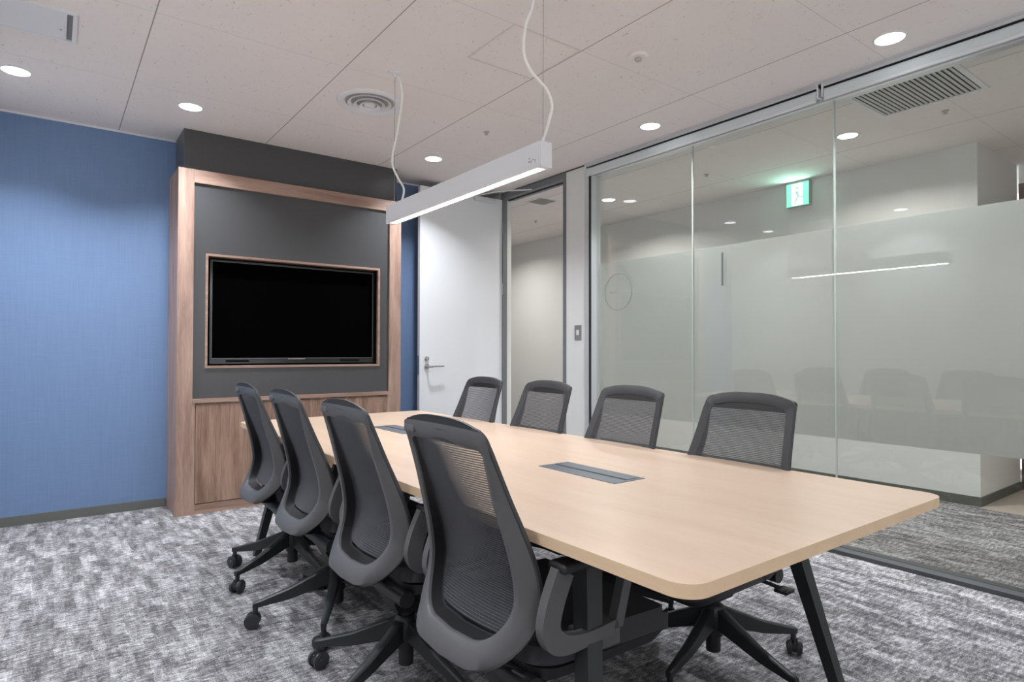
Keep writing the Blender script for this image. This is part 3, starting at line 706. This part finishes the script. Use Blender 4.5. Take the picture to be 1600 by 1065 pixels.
# ------------------------------------------------------------ roller blinds
def blind(y0, y1, label):
    t = thing('roller_blind', label, 'blind', (XG+.012, (y0+y1)/2, H-.012), group='roller blinds along the glass wall')
    h2 = (y1-y0)/2
    bm = BM(); add_box(bm, -.030, .022, -h2, h2, -.020, 0, .002); obj('head_rail', bm, ALU, t)
    bm = BM(); add_box(bm, -.024, .018, -h2+.005, h2-.005, -.0245, -.020); obj('rail_gap', bm, LINER, t)
    bm = BM(); add_tube(bm, [(-.004, -h2+.012, -.052), (-.004, h2-.012, -.052)], .027, 24)
    add_box(bm, -.0315, -.0300, -h2+.014, h2-.014, -.086, -.050); obj('rolled_fabric', bm, BLINDF, t, 40)
    bm = BM(); add_box(bm, -.038, -.024, -h2+.014, h2-.014, -.102, -.086, .003); obj('bottom_bar', bm, WHITE, t, 40)
    for s in (-1, 1):
        bm = BM(); add_box(bm, -.034, .022, s*(h2-.004)-.004, s*(h2-.004)+.004, -.078, 0, .002); obj('bracket', bm, WHITE, t)
blind(1.785, 3.735, 'first roller blind rolled up above the left glass panels')
blind(-.20, 1.765, 'second roller blind rolled up above the right glass panels')
blind(Y0+.02, -.22, 'last roller blind rolled up, beyond the right edge of the view')

# ------------------------------------------------------------ small wall fittings
t = thing('light_switch', 'grey metal light switch plate on the white wall strip beside the glass', 'switch', (XG, 3.835, 1.298))
bm = BM(); add_box(bm, -.006, 0, -.040, .040, -.062, .062, .002); obj('switch_plate', bm, mat('brushed_plate', srgb(150, 150, 150), .4, metal=.5), t)
bm = BM(); add_box(bm, -.010, -.006, -.014, .014, -.022, .022, .001); obj('rocker', bm, WHITE, t)

bm = BM(); add_lathe(bm, [(.143, -.001), (.148, -.001), (.148, .001), (.143, .001), (.143, -.001)], seg=64)
bmesh.ops.rotate(bm, verts=bm.verts, cent=(0, 0, 0), matrix=Matrix.Rotation(pi/2, 3, 'Y'))
ring = thing('ring_emblem', 'thin grey ring with small lettering on the frosted glass', 'sticker', (XGL-.0065, 3.44, 1.615))
obj('ring', bm, mat('ring_grey', srgb(135, 142, 138), .5), ring)
bm = BM()
for k, (h_, w_) in enumerate(((.014, .007), (.014, .010), (.010, .009), (.014, .007), (.010, .010), (.018, .007))): add_box(bm, -.0008, .0008, .085-k*.014-w_/2, .085-k*.014+w_/2, -.007, -.007+h_)
obj('lettering', bm, mat('lettering_grey', srgb(158, 164, 158), .5), ring)

bm = BM(); add_box(bm, XGL-.011, XGL-.0052, 2.476, 2.489, 1.585, 1.81, .002)  # slim dark upright bar set against the glass face
tag(obj('dark_glass_bar', bm, mat('dark_bar_grey', srgb(108, 112, 112), .4)), 'slim dark grey vertical bar on the glass right of the middle joint', 'handle')

# exit sign
t = thing('exit_sign', 'lit green and white exit sign with running figure on the corridor wall', 'sign', (XC-.05, 2.935, 2.575))
S = .108
bm = BM(); add_box(bm, 0, .05, -S, S, -S, S, .003); obj('sign_case', bm, mat('sign_case_grey', srgb(170, 172, 172), .5), t)
bm = BM(); add_box(bm, -.004, .05, -S, S, S, S+.014, .002); obj('sign_bracket', bm, mat('sign_case_grey', srgb(170, 172, 172), .5), t)
bm = BM(); add_box(bm, -.003, 0, -S+.004, S-.004, -S+.004, S-.004); obj('sign_face', bm, SIGNG, t)
bm = BM(); add_prism(bm, [(-.052, -.098), (.055, -.098), (.055, .100), (-.052, .100)], 0, .001)
bmesh.ops.transform(bm, matrix=Matrix(((0, 0, -1, -.0030), (1, 0, 0, 0), (0, 1, 0, 0), (0, 0, 0, 1))), verts=bm.verts); obj('lit_doorway', bm, SIGNW, t)
bm = BM()
def limb(pts, w):
    add_tube(bm, [(-.0045, y, z) for y, z in pts], w, 6)
limb([(.010, .030), (-.008, -.012)], .010)             # torso
limb([(-.006, -.010), (-.026, -.030), (-.052, -.026)], .0065)   # front leg
limb([(-.006, -.012), (.008, -.045), (.028, -.078)], .0065)     # back leg
limb([(.012, .030), (-.016, .018), (-.034, .030)], .0045)
limb([(.012, .028), (.034, .018), (.044, -.006)], .0045)
bmesh.ops.create_uvsphere(bm, u_segments=16, v_segments=10, radius=.013, matrix=Matrix.Translation((-.0045, .002, .058)) @ Matrix.Diagonal((.2, 1, 1, 1)))
for v in bm.verts: v.co.x = -.0045+(v.co.x+.0045)*.08
obj('running_figure', bm, SIGNP, t)
el = bpy.data.lights.new('exit_glow', 'AREA'); el.shape = 'SQUARE'; el.size = .2; el.energy = 1.6; el.color = (.45, 1, .8)
o = bpy.data.objects.new('exit_glow', el); C.objects.link(o); o.parent = t; o.location = (-.012, 0, 0); o.rotation_euler = (0, pi/2, 0)

# brown wooden door of the lobby, past the corridor corner
bd = thing('wood_door', 'dark brown wooden door at the right edge past the corridor corner', 'door', (6.44, .0, 0))
box('door_leaf', (0, .055, .45, 1.572, .006, 2.54), BROWN, bd)
